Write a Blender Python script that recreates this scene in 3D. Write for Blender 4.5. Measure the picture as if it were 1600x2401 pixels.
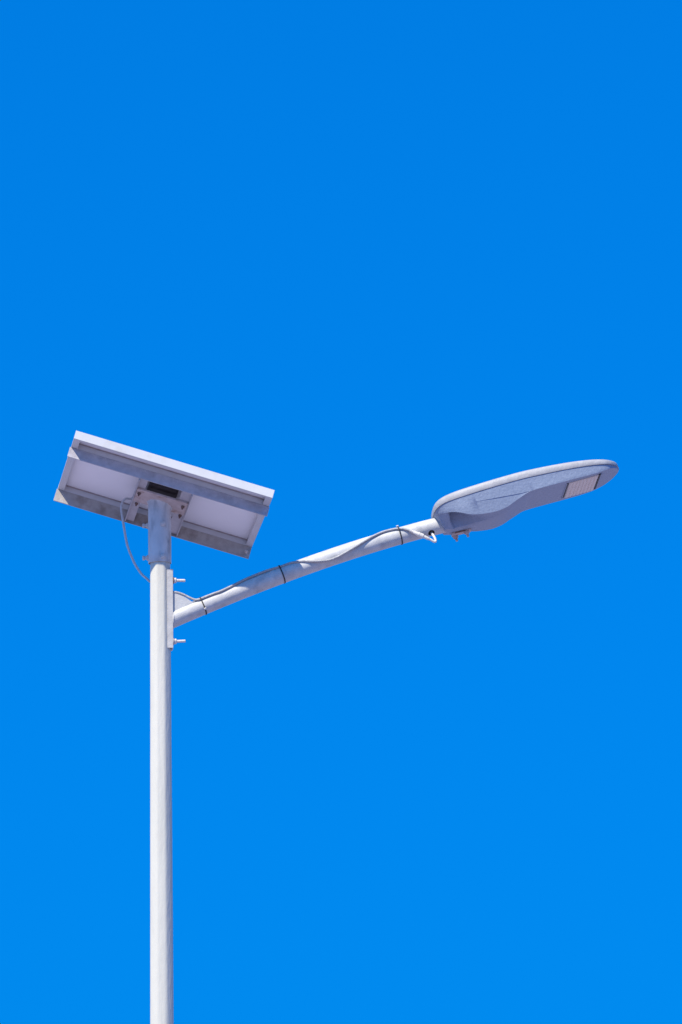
import bpy, bmesh, math, random
from mathutils import Vector, Matrix

# ------------------------------------------------------------------ reset
for o in list(bpy.data.objects):
    bpy.data.objects.remove(o, do_unlink=True)
scene = bpy.context.scene
COL = scene.collection
R = math.radians

# ------------------------------------------------------------------ camera
PITCH, ROLL = R(13.0), R(-0.67)
cam_data = bpy.data.cameras.new("camera")
cam = bpy.data.objects.new("camera", cam_data)
COL.objects.link(cam)
scene.camera = cam
fwd = Vector((0, math.cos(PITCH), math.sin(PITCH)))
rgt0 = Vector((1, 0, 0))
up0 = rgt0.cross(fwd)
rgt = rgt0 * math.cos(ROLL) + up0 * math.sin(ROLL)
upv = up0 * math.cos(ROLL) - rgt0 * math.sin(ROLL)
m3 = Matrix((rgt, upv, -fwd)).transposed()
cam.matrix_world = Matrix.Translation((0.673, -20 * math.cos(PITCH), 1.6)) @ m3.to_4x4()
cam_data.sensor_fit = 'VERTICAL'
cam_data.sensor_height = 36.0
cam_data.lens = 36.0 * 12600.0 / 2401.0
cam_data.clip_start = 0.1
cam_data.clip_end = 20000

# ------------------------------------------------------------------ sky, sun, exposure
SUN_AZ, SUN_EL = R(-37.5), R(52.3)      # azimuth from the camera's back, negative = to the left
Lsun = Vector((math.sin(SUN_AZ) * math.cos(SUN_EL), -math.cos(SUN_AZ) * math.cos(SUN_EL), math.sin(SUN_EL)))
world = bpy.data.worlds.new("World")
scene.world = world
world.use_nodes = True
wn, wl = world.node_tree.nodes, world.node_tree.links
wn.clear()
sky = wn.new('ShaderNodeTexSky')
sky.sky_type = 'NISHITA'
sky.sun_disc = False
sky.sun_elevation = SUN_EL
sky.sun_rotation = math.atan2(Lsun.x, Lsun.y)
sky.altitude = 0
sky.air_density = 0.9
sky.dust_density = 3.0
sky.ozone_density = 8.0
tint = wn.new('ShaderNodeMix')
tint.data_type = 'RGBA'
tint.blend_type = 'MULTIPLY'
tint.inputs[0].default_value = 1.0
tint.inputs[7].default_value = (0.001, 0.722, 1.90, 1)
bg = wn.new('ShaderNodeBackground')
bg.inputs[1].default_value = 0.15
wo = wn.new('ShaderNodeOutputWorld')
soft = wn.new('ShaderNodeGamma')          # softer, photographic contrast across the whole sky
soft.inputs[1].default_value = 0.52
wl.new(sky.outputs[0], soft.inputs[0])
wl.new(soft.outputs[0], tint.inputs[6])
wl.new(tint.outputs[2], bg.inputs[0])
wl.new(bg.outputs[0], wo.inputs[0])

sd = bpy.data.lights.new("sun", 'SUN')
sd.energy = 5.0
sd.angle = R(0.5)
sd.color = (1.0, 0.91, 0.74)
sun = bpy.data.objects.new("sun", sd)
COL.objects.link(sun)
sun.rotation_euler = (-Lsun).to_track_quat('-Z', 'Y').to_euler()
sun.location = Lsun * 40

vs = scene.view_settings
vs.view_transform = 'Standard'
vs.look = 'None'
vs.gamma = 1.0
vs.exposure = 0.5
vs.use_curve_mapping = False


# ------------------------------------------------------------------ materials
def surface(name, c1, c2, scale=30.0, rough=0.55, metal=0.0, bump=0.15, bump_scale=160.0,
            stretch=(1, 1, 1), stain=None, stain_scale=14.0, stain_lo=0.56, stain_hi=0.72,
            speck=None, speck_scale=260.0, speck_lo=0.62, spec=0.4):
    m = bpy.data.materials.new(name)
    m.use_nodes = True
    N, K = m.node_tree.nodes, m.node_tree.links
    b = N["Principled BSDF"]
    b.inputs['Metallic'].default_value = metal
    b.inputs['Specular IOR Level'].default_value = spec
    tc = N.new('ShaderNodeTexCoord')
    mp = N.new('ShaderNodeMapping')
    mp.inputs['Scale'].default_value = stretch
    K.new(tc.outputs['Object'], mp.inputs[0])

    def noise(sc, det=5.0):
        t = N.new('ShaderNodeTexNoise')
        t.inputs['Scale'].default_value = sc
        t.inputs['Detail'].default_value = det
        K.new(mp.outputs[0], t.inputs['Vector'])
        return t

    def mix(fac, a, bcol):
        x = N.new('ShaderNodeMix')
        x.data_type = 'RGBA'
        K.new(fac, x.inputs[0])
        for sock, v in ((x.inputs[6], a), (x.inputs[7], bcol)):
            if isinstance(v, tuple):
                sock.default_value = (*v, 1)
            else:
                K.new(v, sock)
        return x.outputs[2]

    def rng(src, lo, hi):
        r = N.new('ShaderNodeMapRange')
        r.inputs[1].default_value = lo
        r.inputs[2].default_value = hi
        K.new(src, r.inputs[0])
        return r.outputs[0]
    n1 = noise(scale)
    col = mix(rng(n1.outputs[0], 0.3, 0.7), c1, c2)
    if stain:
        n2 = noise(stain_scale, 8.0)
        col = mix(rng(n2.outputs[0], stain_lo, stain_hi), col, stain)
    if speck:
        n3 = noise(speck_scale, 2.0)
        col = mix(rng(n3.outputs[0], speck_lo, speck_lo + 0.06), col, speck)
    K.new(col, b.inputs['Base Color'])
    rr = N.new('ShaderNodeMapRange')
    rr.inputs[3].default_value = max(rough - 0.1, 0.05)
    rr.inputs[4].default_value = rough + 0.1
    K.new(n1.outputs[0], rr.inputs[0])
    K.new(rr.outputs[0], b.inputs['Roughness'])
    if bump:
        nb = noise(bump_scale, 4.0)
        bp = N.new('ShaderNodeBump')
        bp.inputs['Strength'].default_value = bump
        bp.inputs['Distance'].default_value = 0.004
        K.new(nb.outputs[0], bp.inputs['Height'])
        K.new(bp.outputs[0], b.inputs['Normal'])
    return m


M = {}
M['paint'] = surface('white_pole_paint', (0.545, 0.53, 0.465), (0.585, 0.565, 0.50), scale=9, stretch=(1, 1, 0.25),
                     bump=0.35, bump_scale=80, rough=0.55, stain=(0.515, 0.495, 0.44), stain_scale=20, stain_lo=0.5, stain_hi=0.8)
M['galv'] = surface('galvanised_steel', (0.40, 0.39, 0.38), (0.52, 0.50, 0.48), scale=34, metal=0.0, rough=0.5, bump=0.18,
                    stain=(0.29, 0.29, 0.30), stain_scale=26, stain_lo=0.55, stain_hi=0.78)
M['arm'] = surface('bright_galvanised_tube', (0.42, 0.42, 0.42), (0.54, 0.535, 0.53), scale=30, rough=0.5, bump=0.2,
                   stain=(0.31, 0.32, 0.34), stain_scale=24, stain_lo=0.56, stain_hi=0.8)
M['galv_rail'] = surface('dull_galvanised_rail', (0.37, 0.36, 0.40), (0.48, 0.465, 0.50), scale=50, rough=0.6, bump=0.2,
                         stain=(0.31, 0.29, 0.31), stain_scale=18, stain_lo=0.5, stain_hi=0.75)
M['galv_member'] = surface('grey_galvanised_angle', (0.33, 0.31, 0.33), (0.42, 0.395, 0.41), scale=40, rough=0.55, bump=0.15)
M['galv_stain'] = surface('stained_galvanised_rail', (0.34, 0.31, 0.29), (0.44, 0.41, 0.39), scale=44, rough=0.65, bump=0.2,
                          stain=(0.20, 0.17, 0.15), stain_scale=16, stain_lo=0.5, stain_hi=0.72)
M['sleeve'] = surface('sleeve_galvanised', (0.48, 0.48, 0.49), (0.62, 0.62, 0.62), scale=30, rough=0.55, bump=0.2,
                      stretch=(1, 1, 0.45), stain=(0.27, 0.28, 0.30), stain_scale=22, stain_lo=0.53, stain_hi=0.7)
M['flange'] = surface('rust_tinged_steel', (0.42, 0.33, 0.31), (0.52, 0.43, 0.41), scale=40, rough=0.65, bump=0.25,
                      stain=(0.32, 0.20, 0.15), stain_scale=30, stain_lo=0.54, stain_hi=0.72)
M['rust'] = surface('rusty_bolt_steel', (0.13, 0.075, 0.06), (0.24, 0.15, 0.12), scale=120, rough=0.8, bump=0.4)
M['zinc'] = surface('zinc_bolt', (0.52, 0.48, 0.46), (0.63, 0.58, 0.55), scale=120, rough=0.45, bump=0.3,
                    stain=(0.50, 0.38, 0.33), stain_scale=80, stain_lo=0.6, stain_hi=0.8)
M['alu'] = surface('anodised_aluminium', (0.52, 0.52, 0.53), (0.57, 0.57, 0.58), scale=12, rough=0.45, bump=0.06,
                   stain=(0.49, 0.47, 0.45), stain_scale=25, stain_lo=0.55, stain_hi=0.8)
M['sheet'] = surface('white_backsheet', (0.80, 0.78, 0.79), (0.84, 0.82, 0.83), scale=5, rough=0.5, bump=0.05, bump_scale=60)
M['shade_dirt'] = surface('corner_shade_dirt', (0.30, 0.25, 0.25), (0.42, 0.36, 0.36), scale=30, rough=0.9, bump=0.2)  # dark brown for the panel corners: shade and grime put into the colour
M['cells'] = surface('dark_solar_glass', (0.012, 0.016, 0.04), (0.02, 0.026, 0.06), scale=8, rough=0.12, bump=0)
M['black'] = surface('black_plastic', (0.018, 0.018, 0.02), (0.03, 0.03, 0.032), scale=60, rough=0.6, bump=0.1)
M['dark_grey'] = surface('dark_grey_plastic', (0.075, 0.065, 0.07), (0.10, 0.088, 0.09), scale=60, rough=0.6, bump=0.1)
M['cable'] = surface('weathered_cable_rubber', (0.25, 0.25, 0.26), (0.42, 0.41, 0.41), scale=200, rough=0.7, bump=0.3,
                     stain=(0.46, 0.45, 0.44), stain_scale=180, stain_lo=0.55, stain_hi=0.65)
M['cable_pale'] = surface('pale_cable_rubber', (0.46, 0.46, 0.47), (0.56, 0.56, 0.57), scale=120, rough=0.6, bump=0.15)
M['white_plastic'] = surface('white_plastic', (0.58, 0.55, 0.51), (0.66, 0.63, 0.58), scale=80, rough=0.5, bump=0.1)
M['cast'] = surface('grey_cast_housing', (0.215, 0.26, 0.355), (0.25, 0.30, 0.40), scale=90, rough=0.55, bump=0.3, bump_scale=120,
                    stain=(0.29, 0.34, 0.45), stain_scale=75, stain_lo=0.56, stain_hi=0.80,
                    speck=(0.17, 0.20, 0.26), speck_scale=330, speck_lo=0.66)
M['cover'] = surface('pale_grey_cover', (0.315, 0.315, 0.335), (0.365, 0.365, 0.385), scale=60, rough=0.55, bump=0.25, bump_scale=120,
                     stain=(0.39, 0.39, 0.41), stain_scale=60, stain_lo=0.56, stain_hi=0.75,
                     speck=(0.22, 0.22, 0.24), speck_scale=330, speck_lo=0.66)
M['lens'] = surface('clear_led_lens', (0.64, 0.55, 0.49), (0.70, 0.61, 0.55), scale=90, rough=0.25, bump=0)
M['lens_plate'] = surface('led_board', (0.56, 0.48, 0.43), (0.62, 0.54, 0.49), scale=60, rough=0.5, bump=0.1)
M['ground'] = surface('pale_paved_ground', (0.235, 0.22, 0.30), (0.275, 0.26, 0.345), scale=0.35, rough=0.95, bump=0.6, bump_scale=6,
                      stain=(0.21, 0.195, 0.265), stain_scale=0.08, stain_lo=0.5, stain_hi=0.7, spec=0.1)


# ------------------------------------------------------------------ helpers
def link(name, bm, mat, parent=None, smooth=None):
    me = bpy.data.meshes.new(name)
    bmesh.ops.recalc_face_normals(bm, faces=bm.faces)
    bm.to_mesh(me)
    bm.free()
    me.materials.append(mat)
    if smooth is not None:
        for p in me.polygons:
            p.use_smooth = True
        me.set_sharp_from_angle(angle=R(smooth))
    o = bpy.data.objects.new(name, me)
    COL.objects.link(o)
    if parent is not None:
        o.parent = parent
    return o


def hexa(bm, c8, bevel=0.0):
    """box from 8 corner points ordered (i,j,k) with k fastest"""
    v = [bm.verts.new(p) for p in c8]
    idx = ((0, 1, 3, 2), (4, 6, 7, 5), (0, 4, 5, 1), (2, 3, 7, 6), (0, 2, 6, 4), (1, 5, 7, 3))
    fs = [bm.faces.new([v[i] for i in f]) for f in idx]
    if bevel:
        es = list({e for f in fs for e in f.edges})
        bmesh.ops.bevel(bm, geom=es, offset=bevel, segments=1, affect='EDGES')


def box(bm, F, i0, i1, j0, j1, k0, k1, bevel=0.0):
    hexa(bm, [F(i, j, k) for i in (i0, i1) for j in (j0, j1) for k in (k0, k1)], bevel)


def frame_of(d):
    d = d.normalized()
    t = Vector((0, 0, 1)) if abs(d.z) < 0.95 else Vector((0, 1, 0))
    x = d.cross(t).normalized()
    return x, x.cross(d).normalized(), d


def rod(bm, p, q, r0, r1=None, n=12, turn=0.0):
    p, q = Vector(p), Vector(q)
    r1 = r0 if r1 is None else r1
    x, y, d = frame_of(q - p)
    rings = []
    for c, r in ((p, r0), (q, r1)):
        rings.append([bm.verts.new(c + (x * math.cos(turn + 2 * math.pi * t / n) + y * math.sin(turn + 2 * math.pi * t / n)) * r) for t in range(n)])
    for t in range(n):
        bm.faces.new((rings[0][t], rings[0][(t + 1) % n], rings[1][(t + 1) % n], rings[1][t]))
    bm.faces.new(rings[0][::-1])
    bm.faces.new(rings[1])


def loft(bm, rings, closed=True, caps=True):
    vr = [[bm.verts.new(p) for p in r] for r in rings]
    n = len(rings[0])
    for s in range(len(vr) - 1):
        for t in range(n if closed else n - 1):
            bm.faces.new((vr[s][t], vr[s][(t + 1) % n], vr[s + 1][(t + 1) % n], vr[s + 1][t]))
    if caps and closed:
        bm.faces.new(vr[0][::-1])
        bm.faces.new(vr[-1])
    return vr


def spline(pts, per=8):
    pts = [Vector(p) for p in pts]
    P = [pts[0] * 2 - pts[1]] + pts + [pts[-1] * 2 - pts[-2]]
    out = []
    for i in range(1, len(P) - 2):
        a, b, c, d = P[i - 1:i + 3]
        for s in range(per):
            t = s / per
            out.append(0.5 * ((2 * b) + (c - a) * t + (2 * a - 5 * b + 4 * c - d) * t * t + (3 * b - a - 3 * c + d) * t ** 3))
    out.append(pts[-1])
    return out


def sweep(bm, path, r, n=10, radii=None):
    rings = []
    x = None
    for i, p in enumerate(path):
        d = (path[min(i + 1, len(path) - 1)] - path[max(i - 1, 0)]).normalized()
        if x is None:
            x = frame_of(d)[0]
        x = (x - d * x.dot(d)).normalized()
        y = d.cross(x)
        rr = radii[i] if radii else r
        rings.append([p + (x * math.cos(2 * math.pi * t / n) + y * math.sin(2 * math.pi * t / n)) * rr for t in range(n)])
    loft(bm, rings)


def bolt(name, p, d, parent, mat, shank_r, shank_l, head_r=None, head_l=0.0, washer_r=None, head_at=0.0, turn=0.3, tip=0.0015):
    """a threaded rod from p along d with a hexagonal nut and a washer near its root"""
    p, d = Vector(p), Vector(d).normalized()
    bm = bmesh.new()
    # thread as shallow rings
    turns = max(3, int(shank_l / 0.0022))
    x, y, _ = frame_of(d)
    rings = []
    for s in range(turns * 2 + 1):
        rr = shank_r if s % 2 else shank_r * 0.91
        c = p + d * (shank_l - tip) * s / (turns * 2)
        rings.append([c + (x * math.cos(2 * math.pi * t / 12) + y * math.sin(2 * math.pi * t / 12)) * rr for t in range(12)])
    rings.append([p + d * shank_l + (x * math.cos(2 * math.pi * t / 12) + y * math.sin(2 * math.pi * t / 12)) * shank_r * 0.72 for t in range(12)])
    loft(bm, rings)
    if washer_r:
        rod(bm, p + d * (head_at - 0.0025), p + d * head_at, washer_r, n=16)
    if head_r:
        a, b = p + d * (head_at + 0.0003), p + d * (head_at + head_l)
        rod(bm, a, a + (b - a) * 0.85, head_r, n=6, turn=turn)
        rod(bm, a + (b - a) * 0.85, b, head_r, head_r * 0.86, n=6, turn=turn)
    return link(name, bm, mat, parent, 35)


def pchip(tab):
    xs = [t[0] for t in tab]
    ys = [t[1] for t in tab]
    n = len(xs)
    h = [xs[i + 1] - xs[i] for i in range(n - 1)]
    dl = [(ys[i + 1] - ys[i]) / h[i] for i in range(n - 1)]
    m = [dl[0]] + [0] * (n - 2) + [dl[-1]]
    for i in range(1, n - 1):
        if dl[i - 1] * dl[i] > 0:
            w1, w2 = 2 * h[i] + h[i - 1], h[i] + 2 * h[i - 1]
            m[i] = (w1 + w2) / (w1 / dl[i - 1] + w2 / dl[i])

    def f(x):
        if x <= xs[0]:
            return ys[0]
        if x >= xs[-1]:
            return ys[-1]
        i = max(k for k in range(n - 1) if xs[k] <= x)
        t = (x - xs[i]) / h[i]
        return ((1 + 2 * t) * (1 - t) ** 2 * ys[i] + t * (1 - t) ** 2 * h[i] * m[i]
                + t * t * (3 - 2 * t) * ys[i + 1] + t * t * (t - 1) * h[i] * m[i + 1])
    return f


# ------------------------------------------------------------------ setting: the ground the lamp stands on
bm = bmesh.new()
S = 4000.0
gv = [bm.verts.new((x, y, 0)) for x, y in ((-S, -S), (S, -S), (S, S), (-S, S))]
bm.faces.new(gv)
ground = link('ground', bm, M['ground'])
ground['kind'] = 'structure'

# ------------------------------------------------------------------ the lamp
lamp = bpy.data.objects.new('solar_street_lamp', None)
COL.objects.link(lamp)
lamp['label'] = 'white octagonal street lamp with tilted solar panel, long cabled arm and grey LED head'
lamp['category'] = 'street lamp'

# arm frame: horizontal direction of the arm and the side that faces the camera
TH = R(5.5)
AH = Vector((math.cos(TH), math.sin(TH), 0))
AN = Vector((math.sin(TH), -math.cos(TH), 0))
Z = Vector((0, 0, 1))


def AP(s, v, z):            # along the arm, towards the viewer's side, height
    return AH * s + AN * v + Z * z


# ---- pole: tapered, eight-sided, soft folds
def pole_R(z):
    return 0.0399 + (5.88 - z) * 0.00365


bm = bmesh.new()
rings = []
zs = [0.0 + 6.02 * i / 60 for i in range(61)]
for z in zs:
    Rc = pole_R(z)
    ring = []
    for k in range(8):
        ang = TH - R(4.0) + R(22.5 + 45 * k)
        for dt in (-0.75, -0.25, 0.25, 0.75):        # rounded fold of the sheet
            fold = R(22.5 * 0.62)
            ap = Rc * math.cos(R(22.5))
            # arc of small radius tangent to both faces
            rf = Rc * 0.40
            cc = Vector((math.cos(ang), math.sin(ang), 0)) * (Rc - rf / math.cos(R(22.5)))
            a2 = ang + R(22.5) * dt / 0.75
            ring.append(Vector((-0.0008, 0, 0)) + cc + Vector((math.cos(a2), math.sin(a2), 0)) * rf + Z * z)
    rings.append(ring)
loft(bm, rings)
pole = link('pole', bm, M['paint'], lamp, 20)
bm = bmesh.new()
box(bm, lambda i, j, k: AP(i, j, k), -0.15, 0.15, -0.15, 0.15, 0.002, 0.018, 0.003)
link('base_plate', bm, M['galv'], lamp)

# ---- solar panel: its own axes (i along, j away, k up through the glass)
PO = Vector((0.0146, 0.0, 6.1781))
PA = Vector((0.9525, 0.1242, -0.2781)).normalized()
PNn = Vector((0.2517, 0.1930, 0.9484))
PNn = (PNn - PA * PNn.dot(PA)).normalized()
PB = PNn.cross(PA).normalized()


def PF(i, j, k):
    return PO + PA * i + PB * j + PNn * k


HA, J0, J1, HK = 0.3816, -0.25, 0.275, 0.032
# laminate
bm = bmesh.new()
box(bm, PF, -HA + 0.003, HA - 0.003, J0 + 0.003, J1 - 0.003, 0.0265, 0.0305)
panel = link('solar_panel', bm, M['cells'], lamp)
bm = bmesh.new()
box(bm, PF, -HA + 0.003, HA - 0.003, J0 + 0.003, J1 - 0.003, 0.0235, 0.0262)
link('backsheet', bm, M['sheet'], panel)
for s in (-1, 1):           # short frame sides
    bm = bmesh.new()
    i0, i1 = sorted((s * HA, s * (HA - 0.0025)))
    box(bm, PF, i0, i1, J0 + 0.0026, J1 - 0.0026, 0.0, HK)
    i0, i1 = sorted((s * (HA - 0.0026), s * (HA - 0.0245)))
    box(bm, PF, i0, i1, J0 + 0.0026, J1 - 0.0026, 0.0003, 0.0022)
    link('frame_bar', bm, M['alu'], panel)
bm = bmesh.new()            # long near side
box(bm, PF, -HA - 0.0004, HA + 0.0004, J0, J0 + 0.0025, -0.0004, HK + 0.0004, 0.0005)
box(bm, PF, -HA + 0.003, HA - 0.003, J0 + 0.0026, J0 + 0.011, -0.0002, 0.0018)
link('frame_bar', bm, M['alu'], panel)
bm = bmesh.new()            # long far side, deep inner wall facing the viewer
box(bm, PF, -HA - 0.0004, HA + 0.0004, J1 - 0.0025, J1, -0.0004, HK + 0.0004, 0.0005)
box(bm, PF, -HA + 0.003, HA - 0.003, 0.2485, J1 - 0.0026, -0.0002, 0.0232)
link('frame_bar', bm, M['alu'], panel)
bm = bmesh.new()            # stiffener under the sheet
box(bm, PF, -HA + 0.0248, HA - 0.0248, -0.1630, -0.142, 0.0001, 0.0232)
link('stiffener_bar', bm, M['alu'], panel)
for jb, jc in ((0.2440, 0.2483), (-0.1675, -0.1632)):      # dark strip painting in the corner shade and grime under the sheet
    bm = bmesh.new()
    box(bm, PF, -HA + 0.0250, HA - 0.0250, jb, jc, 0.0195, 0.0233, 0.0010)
    link('corner_shade_strip', bm, M['shade_dirt'], panel)
# galvanised carrier rails (angle section: face towards the viewer, hidden top flange)
bm = bmesh.new()
box(bm, PF, -0.3855, 0.3850, -0.1642, -0.1602, -0.0400, -0.0006, 0.0006)
box(bm, PF, -0.3850, 0.3845, -0.1600, -0.125, -0.0048, -0.0008)
near_rail = link('support_rail', bm, M['galv_rail'], panel)
bm = bmesh.new()
box(bm, PF, -0.3850, 0.3815, 0.2485, 0.2525, -0.0500, -0.0006, 0.0006)
box(bm, PF, -0.3845, 0.3810, 0.2527, 0.288, -0.0048, -0.0008)
far_rail = link('support_rail', bm, M['galv_stain'], panel)
for i, j in ((0.366, 0.2475), (-0.0935, 0.2475), (0.0875, 0.2475)):
    bolt('rail_bolt', PF(i, 0.2485, -0.026 if abs(i) > 0.3 else -0.018), -PB, panel, M['zinc'], 0.003, 0.011, 0.0062, 0.005, 0.0075, 0.0026)
# cross members: two angles between the rails, flat leg down, upright leg outside
for s, io, ii in ((-1, -0.1070, -0.0738), (1, 0.1000, 0.0570)):
    bm = bmesh.new()
    a, b = sorted((io, io - s * 0.0042))
    box(bm, PF, a, b, -0.1598, 0.2482, -0.0470, -0.006, 0.0005)
    a, b = sorted((io - s * 0.0043, ii))
    box(bm, PF, a, b, -0.1598, 0.2482, -0.0398, -0.0356)
    link('cross_member', bm, M['galv_member'], panel)
bm = bmesh.new()
box(bm, PF, -0.064, 0.048, -0.045, 0.085, -0.006, 0.0233, 0.003)
box(bm, PF, -0.056, 0.040, -0.037, 0.077, -0.009, -0.0062, 0.001)
link('junction_box', bm, M['dark_grey'], panel)
# mounting flange welded on the sleeve, bolted to the cross members
bm = bmesh.new()
box(bm, PF, -0.1015, 0.0945, -0.080, 0.040, -0.0478, -0.0402, 0.0008)
flange = link('mounting_flange', bm, M['flange'], panel)
for i, j in ((-0.0900, -0.050), (-0.0865, 0.0465), (0.0795, -0.0475), (0.0815, 0.0400)):
    bolt('flange_bolt', PF(i, j, -0.0478), -PNn, panel, M['rust'], 0.0036, 0.014, 0.0070, 0.0065, None, 0.0006, turn=random.Random(int(i * 9999)).random())

# ---- sleeve on the pole top
SX = Vector((-0.0022, -0.0005, 0))
bm = bmesh.new()
NS = 48
SR, SRi, SZ0 = 0.0428, 0.0409, 5.9105


def top_z(x, y):            # the slanted flange plane above (x, y)
    d = PF(0, 0, -0.0480) - Vector((x, y, 0))
    return (PNn.x * d.x + PNn.y * d.y + PNn.z * d.z) / PNn.z


prof = []
for t in range(NS):
    a = 2 * math.pi * t / NS
    c, s_ = math.cos(a), math.sin(a)
    po = SX + Vector((c * SR, s_ * SR, 0))
    pi_ = SX + Vector((c * SRi, s_ * SRi, 0))
    zt = top_z(po.x, po.y)
    col = [pi_ + Z * (SZ0 + 0.15), pi_ + Z * (SZ0 + 0.001), SX + Vector((c, s_, 0)) * (SRi + 0.0005) + Z * SZ0,
           SX + Vector((c, s_, 0)) * (SR - 0.0006) + Z * SZ0, po + Z * (SZ0 + 0.0008)]
    for k in range(1, 9):
        col.append(po + Z * (SZ0 + 0.001 + (zt - 0.006 - SZ0 - 0.001) * k / 8))
    # irregular weld bead
    rb = 0.0035 + 0.0018 * math.sin(t * 2.3) + 0.001 * math.sin(t * 5.1)
    pw = SX + Vector((c, s_, 0)) * (SR + rb * 0.6)
    col.append(pw + Z * (top_z(pw.x, pw.y) - 0.0035))
    pw = SX + Vector((c, s_, 0)) * (SR + rb)
    col.append(pw + Z * (top_z(pw.x, pw.y) + 0.0005))
    prof.append(col)
loft(bm, prof + [prof[0]], closed=False)
bmesh.ops.remove_doubles(bm, verts=bm.verts, dist=1e-6)
sleeve = link('pole_sleeve', bm, M['sleeve'], lamp, 40)
for zc in (6.0530, 5.9300):
    for az, ln in ((18, 0.0105), (-98, 0.0215), (166, 0.0215)):
        a = R(az)
        d = Vector((math.sin(a), -math.cos(a), 0))
        zz = zc if az == 18 else zc + 0.004
        bolt('set_screw', SX + d * (SR - 0.001) + Z * zz, d, sleeve, M['zinc'], 0.0052 if az == 18 else 0.0066, ln, 0.0105, 0.007, None, 0.0006, turn=0.2 + az)
        bmh = None
# short heads at the ends of the side set screws
for zc in (6.0530, 5.9300):
    for az in (-98, 166):
        a = R(az)
        d = Vector((math.sin(a), -math.cos(a), 0))
        p0 = SX + d * (SR + 0.0145) + Z * (zc + 0.004)
        bm = bmesh.new()
        rod(bm, p0, p0 + d * 0.0065, 0.0088, n=6, turn=0.5)
        rod(bm, p0 + d * 0.0066, p0 + d * 0.0078, 0.0082, 0.0065, n=6, turn=0.5)
        link('screw_head', bm, M['zinc'], sleeve, 35)

# ---- arm: curved tube, hollow, with a cable hole near its end
CF = (-0.0199, -0.0619, 0.4570, 5.6791)


def arm_z(s):
    return ((CF[0] * s + CF[1]) * s + CF[2]) * s + CF[3]


def arm_t(s):
    g = (3 * CF[0] * s + 2 * CF[1]) * s + CF[2]
    return (AH + Z * g).normalized()


AR, ARi = 0.0317, 0.0285
bm = bmesh.new()
rings = []
n = 40
first = True
for s in [0.0430] + [0.064 + (1.075 - 0.064) * i / 68 for i in range(69)]:
    t = arm_t(s)
    w = AN.cross(t) * -1
    if w.z < 0:
        w = -w
    ring = [AP(s, 0, arm_z(s)) + (AN * math.cos(2 * math.pi * k / n) + w * math.sin(2 * math.pi * k / n)) * AR for k in range(n)]
    if first:               # saddle cut against the channel web
        ring = [p_ + t * ((0.0448 - p_.dot(AH)) / t.dot(AH)) for p_ in ring]
        first = False
    rings.append(ring)
inner = []
for s in [1.075 - (1.075 - 0.80) * i / 22 for i in range(23)]:
    t = arm_t(s)
    w = AN.cross(t) * -1
    if w.z < 0:
        w = -w
    inner.append([AP(s, 0, arm_z(s)) + (AN * math.cos(2 * math.pi * k / n) + w * math.sin(2 * math.pi * k / n)) * ARi for k in range(n)])
loft(bm, rings + inner)
arm = link('lamp_arm', bm, M['arm'], lamp, 40)
# cut the cable hole
hs = 1.006
ht = arm_t(hs)
hw = AN.cross(ht)
if hw.z < 0:
    hw = -hw
hd = (AN * math.cos(R(-52)) + hw * math.sin(R(-52))).normalized()
bm = bmesh.new()
hc = AP(hs, 0, arm_z(hs))
rod(bm, hc + hd * 0.010, hc + hd * 0.05, 0.0128, n=28)
cut = link('cutter', bm, M['galv'])
md = arm.modifiers.new('hole', 'BOOLEAN')
md.operation = 'DIFFERENCE'
md.object = cut
md.solver = 'EXACT'
bpy.context.view_layer.update()
dg = bpy.context.evaluated_depsgraph_get()
nm = bpy.data.meshes.new_from_object(arm.evaluated_get(dg))
arm.modifiers.clear()
old = arm.data
arm.data = nm
bpy.data.meshes.remove(old)
nm.name = 'lamp_arm'
bpy.data.objects.remove(cut, do_unlink=True)
for p in arm.data.polygons:
    p.use_smooth = True
arm.data.set_sharp_from_angle(angle=R(40))

# mounting channel hugging the pole, gusset, bolts
bm = bmesh.new()
sec = [(0.0228, 0.0305), (0.0440, 0.0305), (0.0450, 0.0295), (0.0450, -0.0295), (0.0440, -0.0305), (0.0228, -0.0305),
       (0.0228, -0.0255), (0.0393, -0.0255), (0.0393, 0.0255), (0.0228, 0.0255)]
loft(bm, [[AP(a_, b_, z_) for a_, b_ in sec] for z_ in (5.5860, 5.8830)])
chan = link('mounting_channel', bm, M['galv'], arm)
bm = bmesh.new()
g0, g1 = 0.0145, 0.0225
prof = [(0.0453, 5.7945), (0.058, 5.7945), (0.064, 5.7965), (0.118, 5.7600), (0.135, 5.752), (0.120, 5.728), (0.0453, 5.700)]
vs_ = [[bm.verts.new(AP(s, v, z)) for s, z in prof] for v in (g0, g1)]
bm.faces.new(vs_[0])
bm.faces.new(vs_[1][::-1])
for k in range(len(prof)):
    k2 = (k + 1) % len(prof)
    bm.faces.new((vs_[0][k], vs_[0][k2], vs_[1][k2], vs_[1][k]))
link('gusset', bm, M['arm'], arm)
bm = bmesh.new()            # weld bead where tube meets channel
loop = []
for k in range(48):
    a = 2 * math.pi * k / 48
    loop.append(AP(0.0462, math.cos(a) * (AR + 0.0003), arm_z(0.0462) + math.sin(a) * (AR * 1.09 + 0.0003)))
sweep(bm, loop + [loop[0]], 0.003, 6, radii=[0.0023 + 0.0005 * math.sin(k * 1.9) for k in range(49)])
link('weld_bead', bm, M['arm'], arm, 60)
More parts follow.
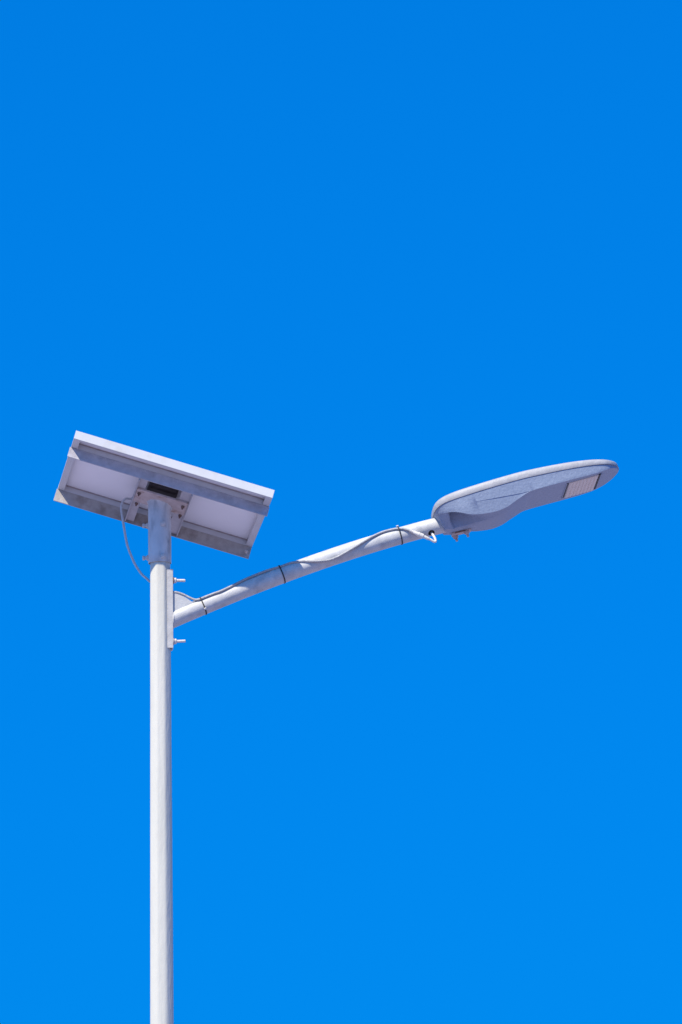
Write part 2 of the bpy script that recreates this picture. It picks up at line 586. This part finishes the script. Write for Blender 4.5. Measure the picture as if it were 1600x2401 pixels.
for z, m_, dz in ((5.8470, 'rust', 0.002), (5.6160, 'zinc', 0.05)):
    d = (AH + Z * dz)
    bolt('mounting_bolt', AP(0.0452, 0.019, z - 0.0044), d, arm, M['zinc'], 0.0056, 0.046, 0.0100, 0.0095, 0.0125, 0.0030, turn=0.2)
    bm = bmesh.new()
    rod(bm, AP(0.0453, 0.019, z - 0.0044), AP(0.0478, 0.019, z - 0.0044), 0.0135, n=18)
    link('washer', bm, M['rust'] if m_ == 'rust' else M['galv_rail'], arm, 35)

# ---- cables
RC = 0.0044
cab = [(0.040, 0.020, 5.7982), (0.0495, 0.0205, 5.7977), (0.0606, 0.021, 5.7963), (0.0818, 0.022, 5.7894), (0.0980, 0.0225, 5.7812),
       (0.1121, 0.0235, 5.7742), (0.1269, 0.0240, 5.7692), (0.1436, 0.0269, 5.7706), (0.1608, 0.0270, 5.7780), (0.1951, 0.0278, 5.7918),
       (0.2233, 0.0290, 5.8020), (0.2620, 0.0265, 5.8213), (0.3108, 0.0205, 5.8478), (0.3456, 0.0175, 5.8638), (0.3940, 0.0170, 5.8833),
       (0.4401, 0.0195, 5.8972), (0.4803, 0.0205, 5.9118), (0.5032, 0.0250, 5.9158), (0.5298, 0.0310, 5.9178), (0.5758, 0.0362, 5.9162),
       (0.6224, 0.0350, 5.9211), (0.6573, 0.0350, 5.9340), (0.6960, 0.0365, 5.9556), (0.7271, 0.0366, 5.9744), (0.7585, 0.0344, 5.9949),
       (0.7902, 0.0300, 6.0144), (0.8297, 0.0245, 6.0335), (0.8684, 0.0256, 6.0438), (0.8875, 0.0290, 6.0456), (0.9065, 0.0330, 6.0445),
       (0.9254, 0.0375, 6.0376), (0.9400, 0.0390, 6.0315)]
bm = bmesh.new()
sweep(bm, [AP(*p) for p in [c for c in spline(cab, 6)]], RC, 10)
cable = link('lamp_cable', bm, M['cable'], lamp, 60)


def seg_lathe(name, path, mat, parent):
    """a stepped round body along a straight axis: path = [(t, r), ...] between two points"""
    (p, q), prof_ = path
    p, q = Vector(p), Vector(q)
    x, y, d = frame_of(q - p)
    L_ = (q - p).length
    bm_ = bmesh.new()
    prof_ = [(t, r * 0.76) for t, r in prof_]
    loft(bm_, [[p + d * L_ * t + (x * math.cos(2 * math.pi * k / 16) + y * math.sin(2 * math.pi * k / 16)) * r for k in range(16)] for t, r in prof_])
    return link(name, bm_, mat, parent, 35)


C0, C1 = AP(0.9300, 0.0390, 6.0362), AP(1.0000, 0.0385, 6.0060)
seg_lathe('connector', ((C0, C1), [(0, .0055), (.001, .0075), (.06, .0075), (.07, .0062), (.10, .0062), (.11, .0078), (.16, .0078), (.17, .0066), (.20, .0088), (.42, .0096),
                                  (.43, .0118), (.50, .0122), (.51, .0105), (.53, .0105), (.54, .0122), (.70, .0122), (.705, .0088), (.86, .0084), (.865, .0072), (.885, .0072), (.89, .0084),
                                  (.935, .0084), (.94, .0070), (.96, .0070), (.965, .0082), (1.0, .0080)]), M['white_plastic'], cable)
bm = bmesh.new()
tail = [C1 - (C1 - C0) * 0.05, C1 + (C1 - C0) * 0.10, AP(1.0180, 0.0375, 5.9965), AP(1.0240, 0.0365, 5.9955), AP(1.0262, 0.034, 6.0000), AP(1.0240, 0.032, 6.0090),
        AP(1.0190, 0.026, 6.0210), AP(1.0150, 0.015, 6.0310), AP(1.013, 0.002, 6.041)]
sweep(bm, spline([Vector(p) for p in tail], 6), 0.0046, 10)
link('cable_tail', bm, M['white_plastic'], cable, 60)

pc = [PF(-0.055, 0.05, 0.004), PF(-0.085, 0.075, 0.008), (-0.1106, 0.095, 6.1817), (-0.1318, 0.085, 6.1792), (-0.1444, 0.08, 6.1625), (-0.1482, 0.075, 6.1364), (-0.142, 0.07, 6.0945),
      (-0.1358, 0.066, 6.0529), (-0.1251, 0.062, 5.9957), (-0.1069, 0.06, 5.9451), (-0.0917, 0.056, 5.9129), (-0.0714, 0.052, 5.8824),
      (-0.0552, 0.05, 5.8672), (-0.042, 0.048, 5.8542), (-0.0267, 0.043, 5.8460), (-0.012, 0.036, 5.8420), (-0.004, 0.028, 5.841)]
bm = bmesh.new()
sweep(bm, spline(pc, 6), 0.0044, 10)
link('panel_cable', bm, M['cable_pale'], lamp, 60)

# cable ties strapped round tube and cable
cab_s = spline(cab, 12)
for s, head_ang, mat_head in ((0.1572, -28, 'white_plastic'), (0.4520, None, None), (0.8950, 62, 'cable_pale')):
    t = arm_t(s)
    w = AN.cross(t)
    if w.z < 0:
        w = -w
    c = AP(s, 0, arm_z(s))
    near = min(cab_s, key=lambda p: abs((AP(*p) - c).dot(t)))
    dv = AP(*near) - c
    tc = math.atan2(dv.dot(w), dv.dot(AN))
    dist = math.hypot(dv.dot(w), dv.dot(AN))
    loop = []
    for k in range(73):
        a = 2 * math.pi * k / 72
        # outer support of tube circle and cable circle, joined by straight tangents
        base = AR + 0.0012
        da = (a - tc + math.pi) % (2 * math.pi) - math.pi
        r = base
        if abs(da) < 1.0:
            disc = (RC + 0.0012) ** 2 - (dist * math.sin(da)) ** 2
            if disc > 0:
                r = max(r, dist * math.cos(da) + math.sqrt(disc))
            r = max(r, base + (dist + RC - AR) * max(0, 1 - abs(da) / 0.62) ** 1.3)
        loop.append((a, r))
    bm = bmesh.new()
    rings = []
    hw_, th_ = 0.0021, 0.0011
    for a, r in loop:
        d = AN * math.cos(a) + w * math.sin(a)
        rings.append([c + d * (r + e) + t * f for e, f in ((0, -hw_), (th_, -hw_), (th_, hw_), (0, hw_))])
    loft(bm, rings, closed=True, caps=False)
    tie = link('cable_tie', bm, M['black'], arm)
    if head_ang is not None:
        bm = bmesh.new()
        a = R(head_ang)
        d = AN * math.cos(a) + w * math.sin(a)
        tt = -AN * math.sin(a) + w * math.cos(a)
        rr_ = min(loop, key=lambda q: abs(((q[0] - a + math.pi) % (2 * math.pi)) - math.pi))[1] + 0.0004
        box(bm, lambda i, j, k: c + t * i + tt * j + d * (rr_ + k), -0.0042, 0.0042, -0.0035, 0.0035, 0.0008, 0.006, 0.0006)
        link('tie_head', bm, M[mat_head], arm)

# ---- lamp head
HT, HP = R(2.5), R(15.5)
HO = Vector((1.0407, 0.1002, 6.0662))
hA = Vector((math.cos(HT), math.sin(HT), 0))
HE = hA * math.cos(HP) + Z * math.sin(HP)
HM = -hA * math.sin(HP) + Z * math.cos(HP)
HC = Vector((-math.sin(HT), math.cos(HT), 0))


def HF(u, v, z):
    u += 0.019 * max(0.0, min(1.0, (0.10 - u) / 0.13))       # blunt, compact rear end
    return HO + HE * u + HC * v + HM * z


w_seam = pchip([(-.032, .060), (-.028, .074), (-.018, .091), (0, .108), (.03, .124), (.08, .145), (.15, .159), (.25, .167), (.40, .168), (.50, .168), (.56, .164),
                (.60, .159), (.641, .147), (.660, .134), (.675, .115), (.688, .090), (.697, .062), (.703, .034), (.706, .012)])
z_seam = pchip([(-.032, .037), (-.02, .044), (0, .0495), (.03, .0525), (.105, .0515), (.18, .052), (.31, .0528), (.41, .0485), (.51, .0415), (.583, .0345), (.641, .0272), (.675, .0225), (.69, .0215), (.706, .0225)])
z_und = pchip([(-.032, .015), (.0, .012), (.1, .004), (.36, .0025), (.55, .002), (.60, .003), (.643, .0075), (.673, .0125), (.69, .0155), (.706, .0190)])
# lower edge of the side wall; dips where the driver box bulges
z_wall = pchip([(-.032, .028), (.0, .0185), (.021, .0148), (.067, -.0007), (.121, -.0236), (.160, -.0317), (.204, -.0355), (.236, -.0322), (.292, -.0142), (.347, .0015), (.38, .0025),
                (.55, .002), (.60, .003), (.643, .0075), (.673, .0125), (.69, .0155), (.706, .0190)])
z_box = pchip([(-.032, -.030), (.0, -.0365), (.03, -.0385), (.10, -.0400), (.16, -.0430), (.205, -.0445), (.236, -.0400), (.275, -.026), (.31, -.0130), (.345, -.0030), (.385, .0020),
               (.55, .002), (.60, .003), (.643, .0075), (.673, .0125), (.69, .0155), (.706, .0190)])
scoop = pchip([(-.032, 0), (.002, 0), (.028, 1), (.06, 1), (.12, .8), (.19, .25), (.26, 0), (.7, 0)])
crease = pchip([(-.03, 0), (.10, 0), (.16, .5), (.25, 1), (.33, 1), (.36, 0), (.7, 0)])
z_crs = pchip([(-.03, .030), (.13, .0205), (.226, .0105), (.344, .0025), (.36, .0035), (.50, .012), (.60, .0125), (.643, .0145), (.673, .0165), (.706, .0200)])

NU = 150
us = [-.032 + (.706 + .032) * (0.5 - 0.5 * math.cos(math.pi * (0.04 + 0.96 * i / (NU - 1)))) for i in range(NU)]
us[0] = -.032


def half_profile(u):
    ws, zs_, zw, zb = w_seam(u), z_seam(u), z_wall(u), z_box(u)
    zc = max(z_crs(u), zw + 0.0004)
    dr = 0.12
    wl = ws - dr * (zs_ - zc)
    wl = max(wl, ws * 0.5)
    cr = 0.0015 * crease(u)
    ww = max(wl - 0.20 * (zc - zw), ws * 0.42)
    k = scoop(u)
    bw = min(0.048 + 0.060 * max(0, min(1, (u - .10) / .12)), ww * 0.80)       # half width of the driver box
    rim = min(0.004, ww * 0.05)
    rec = zw + (0.022 * k)
    pts = [(ws, zs_), (wl, zc), (wl - cr, zc - 0.0006), (ww, zw), (ww - rim, zw - 0.0008 * (1 - k) + 0.0005),
           (ww * 0.62 + bw * 0.38, rec * k + (zw * .6 + zb * .4) * (1 - k)),
           (bw + 0.010, (rec - 0.004) * k + (zw * .25 + zb * .75) * (1 - k)),
           (bw, zb + 0.004 * k), (bw - 0.008, zb), (0.5 * (bw - 0.008), zb - 0.0003)]
    return pts


bm = bmesh.new()
rings = []
for u in us:
    hp = half_profile(u)
    zb = z_box(u)
    ws, zs_ = hp[0]
    lean = 0.42 * max(0.0, min(1.0, (0.075 - u) / 0.10))       # the rear face slants forward as it goes down

    def BF(v, z):
        return HF(u + lean * max(0.0, zs_ - z), v, z)
    ring = [BF(-v, z) for v, z in hp] + [BF(0, zb - 0.0004)] + [BF(v, z) for v, z in reversed(hp)]
    ring += [HF(u, v * (ws - 0.003), zs_ + 0.0004) for v in (0.9, 0.3, -0.3, -0.9)]
    rings.append(ring)
loft(bm, rings)
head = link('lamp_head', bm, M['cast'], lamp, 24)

bm = bmesh.new()
rings = []
cov_h = pchip([(-.034, .012), (-.028, .0185), (-.015, .0235), (.01, .026), (.10, .0300), (.35, .0305), (.5, .0285), (.60, .025), (.66, .0205), (.69, .0185), (.700, .015), (.706, .010)])
for u in us:
    ws, zs_, hh = w_seam(u), z_seam(u) + 0.0009, cov_h(u)
    u2 = -.0335 + (u + .032) * (.7085 + .0335) / (.706 + .032)
    hp = [(ws - 0.004, zs_), (ws + 0.0016, zs_), (ws + 0.0026, zs_ + hh * .12), (ws + 0.0016, zs_ + hh * .45), (ws - 0.0005, zs_ + hh * .74), (max(ws - 0.005, ws * .90), zs_ + hh * .91),
          (max(ws - 0.015, ws * .78), zs_ + hh * 1.0), (ws * .60, zs_ + hh * 1.06), (ws * .3, zs_ + hh * 1.12)]
    ring = [HF(u2, -v, z) for v, z in hp] + [HF(u2, 0, zs_ + hh * 1.14)] + [HF(u2, v, z) for v, z in reversed(hp)]
    rings.append(ring)
loft(bm, rings)
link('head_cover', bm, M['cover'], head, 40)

# LED module under the front half
zu = 0.0014
bm = bmesh.new()
box(bm, HF, 0.4985, 0.6125, -0.120, 0.118, zu - 0.0022, zu + 0.004, 0.0008)
led = link('led_module', bm, M['lens_plate'], head)
for u0, u1 in ((0.4905, 0.4960), (0.6150, 0.6205)):
    bm = bmesh.new()
    box(bm, HF, u0, u1, -0.120, 0.118, zu - 0.0010, zu + 0.003)
    link('module_slot', bm, M['black'], head)
for u0, u1 in ((0.4865, 0.4900), (0.6210, 0.6260)):
    bm = bmesh.new()
    box(bm, HF, u0, u1, -0.122, 0.118, zu - 0.0020, zu + 0.003, 0.0006)
    link('module_rib', bm, M['cast'], head)
bm = bmesh.new()
for iu in range(8):
    for iv in range(12):
        uc = 0.5065 + iu * 0.01405
        vc = -0.1080 + iv * 0.0196
        rings = []
        for (rr_, dz) in ((1.0, 0.0), (0.93, 0.0012), (0.66, 0.0024), (0.25, 0.0030)):
            rings.append([HF(uc + math.cos(a * math.pi / 4) * 0.0058 * rr_, vc + math.sin(a * math.pi / 4) * 0.0086 * rr_, zu - 0.0021 - dz) for a in range(8)])
        loft(bm, rings)
lens = link('lens_array', bm, M['lens'], head, 60)
lens['kind'] = 'stuff'

# clamp under the box: plate with a slot and two bolts
bm = bmesh.new()
box(bm, HF, 0.026, 0.112, 0.004, 0.044, -0.0465, -0.0385, 0.001)
link('clamp_plate', bm, M['flange'], head)
bm = bmesh.new()
box(bm, HF, 0.040, 0.086, 0.0015, 0.0042, -0.0450, -0.0405)
link('clamp_slot', bm, M['rust'], head)
for u, v, mt in ((0.0410, 0.036, 'flange'), (0.0900, 0.010, 'flange')):
    bolt('clamp_bolt', HF(u, v, -0.0430), -HM + HE * 0.05, head, M[mt], 0.0050, 0.026, 0.0098, 0.0085, 0.0115, 0.0058, turn=0.4)
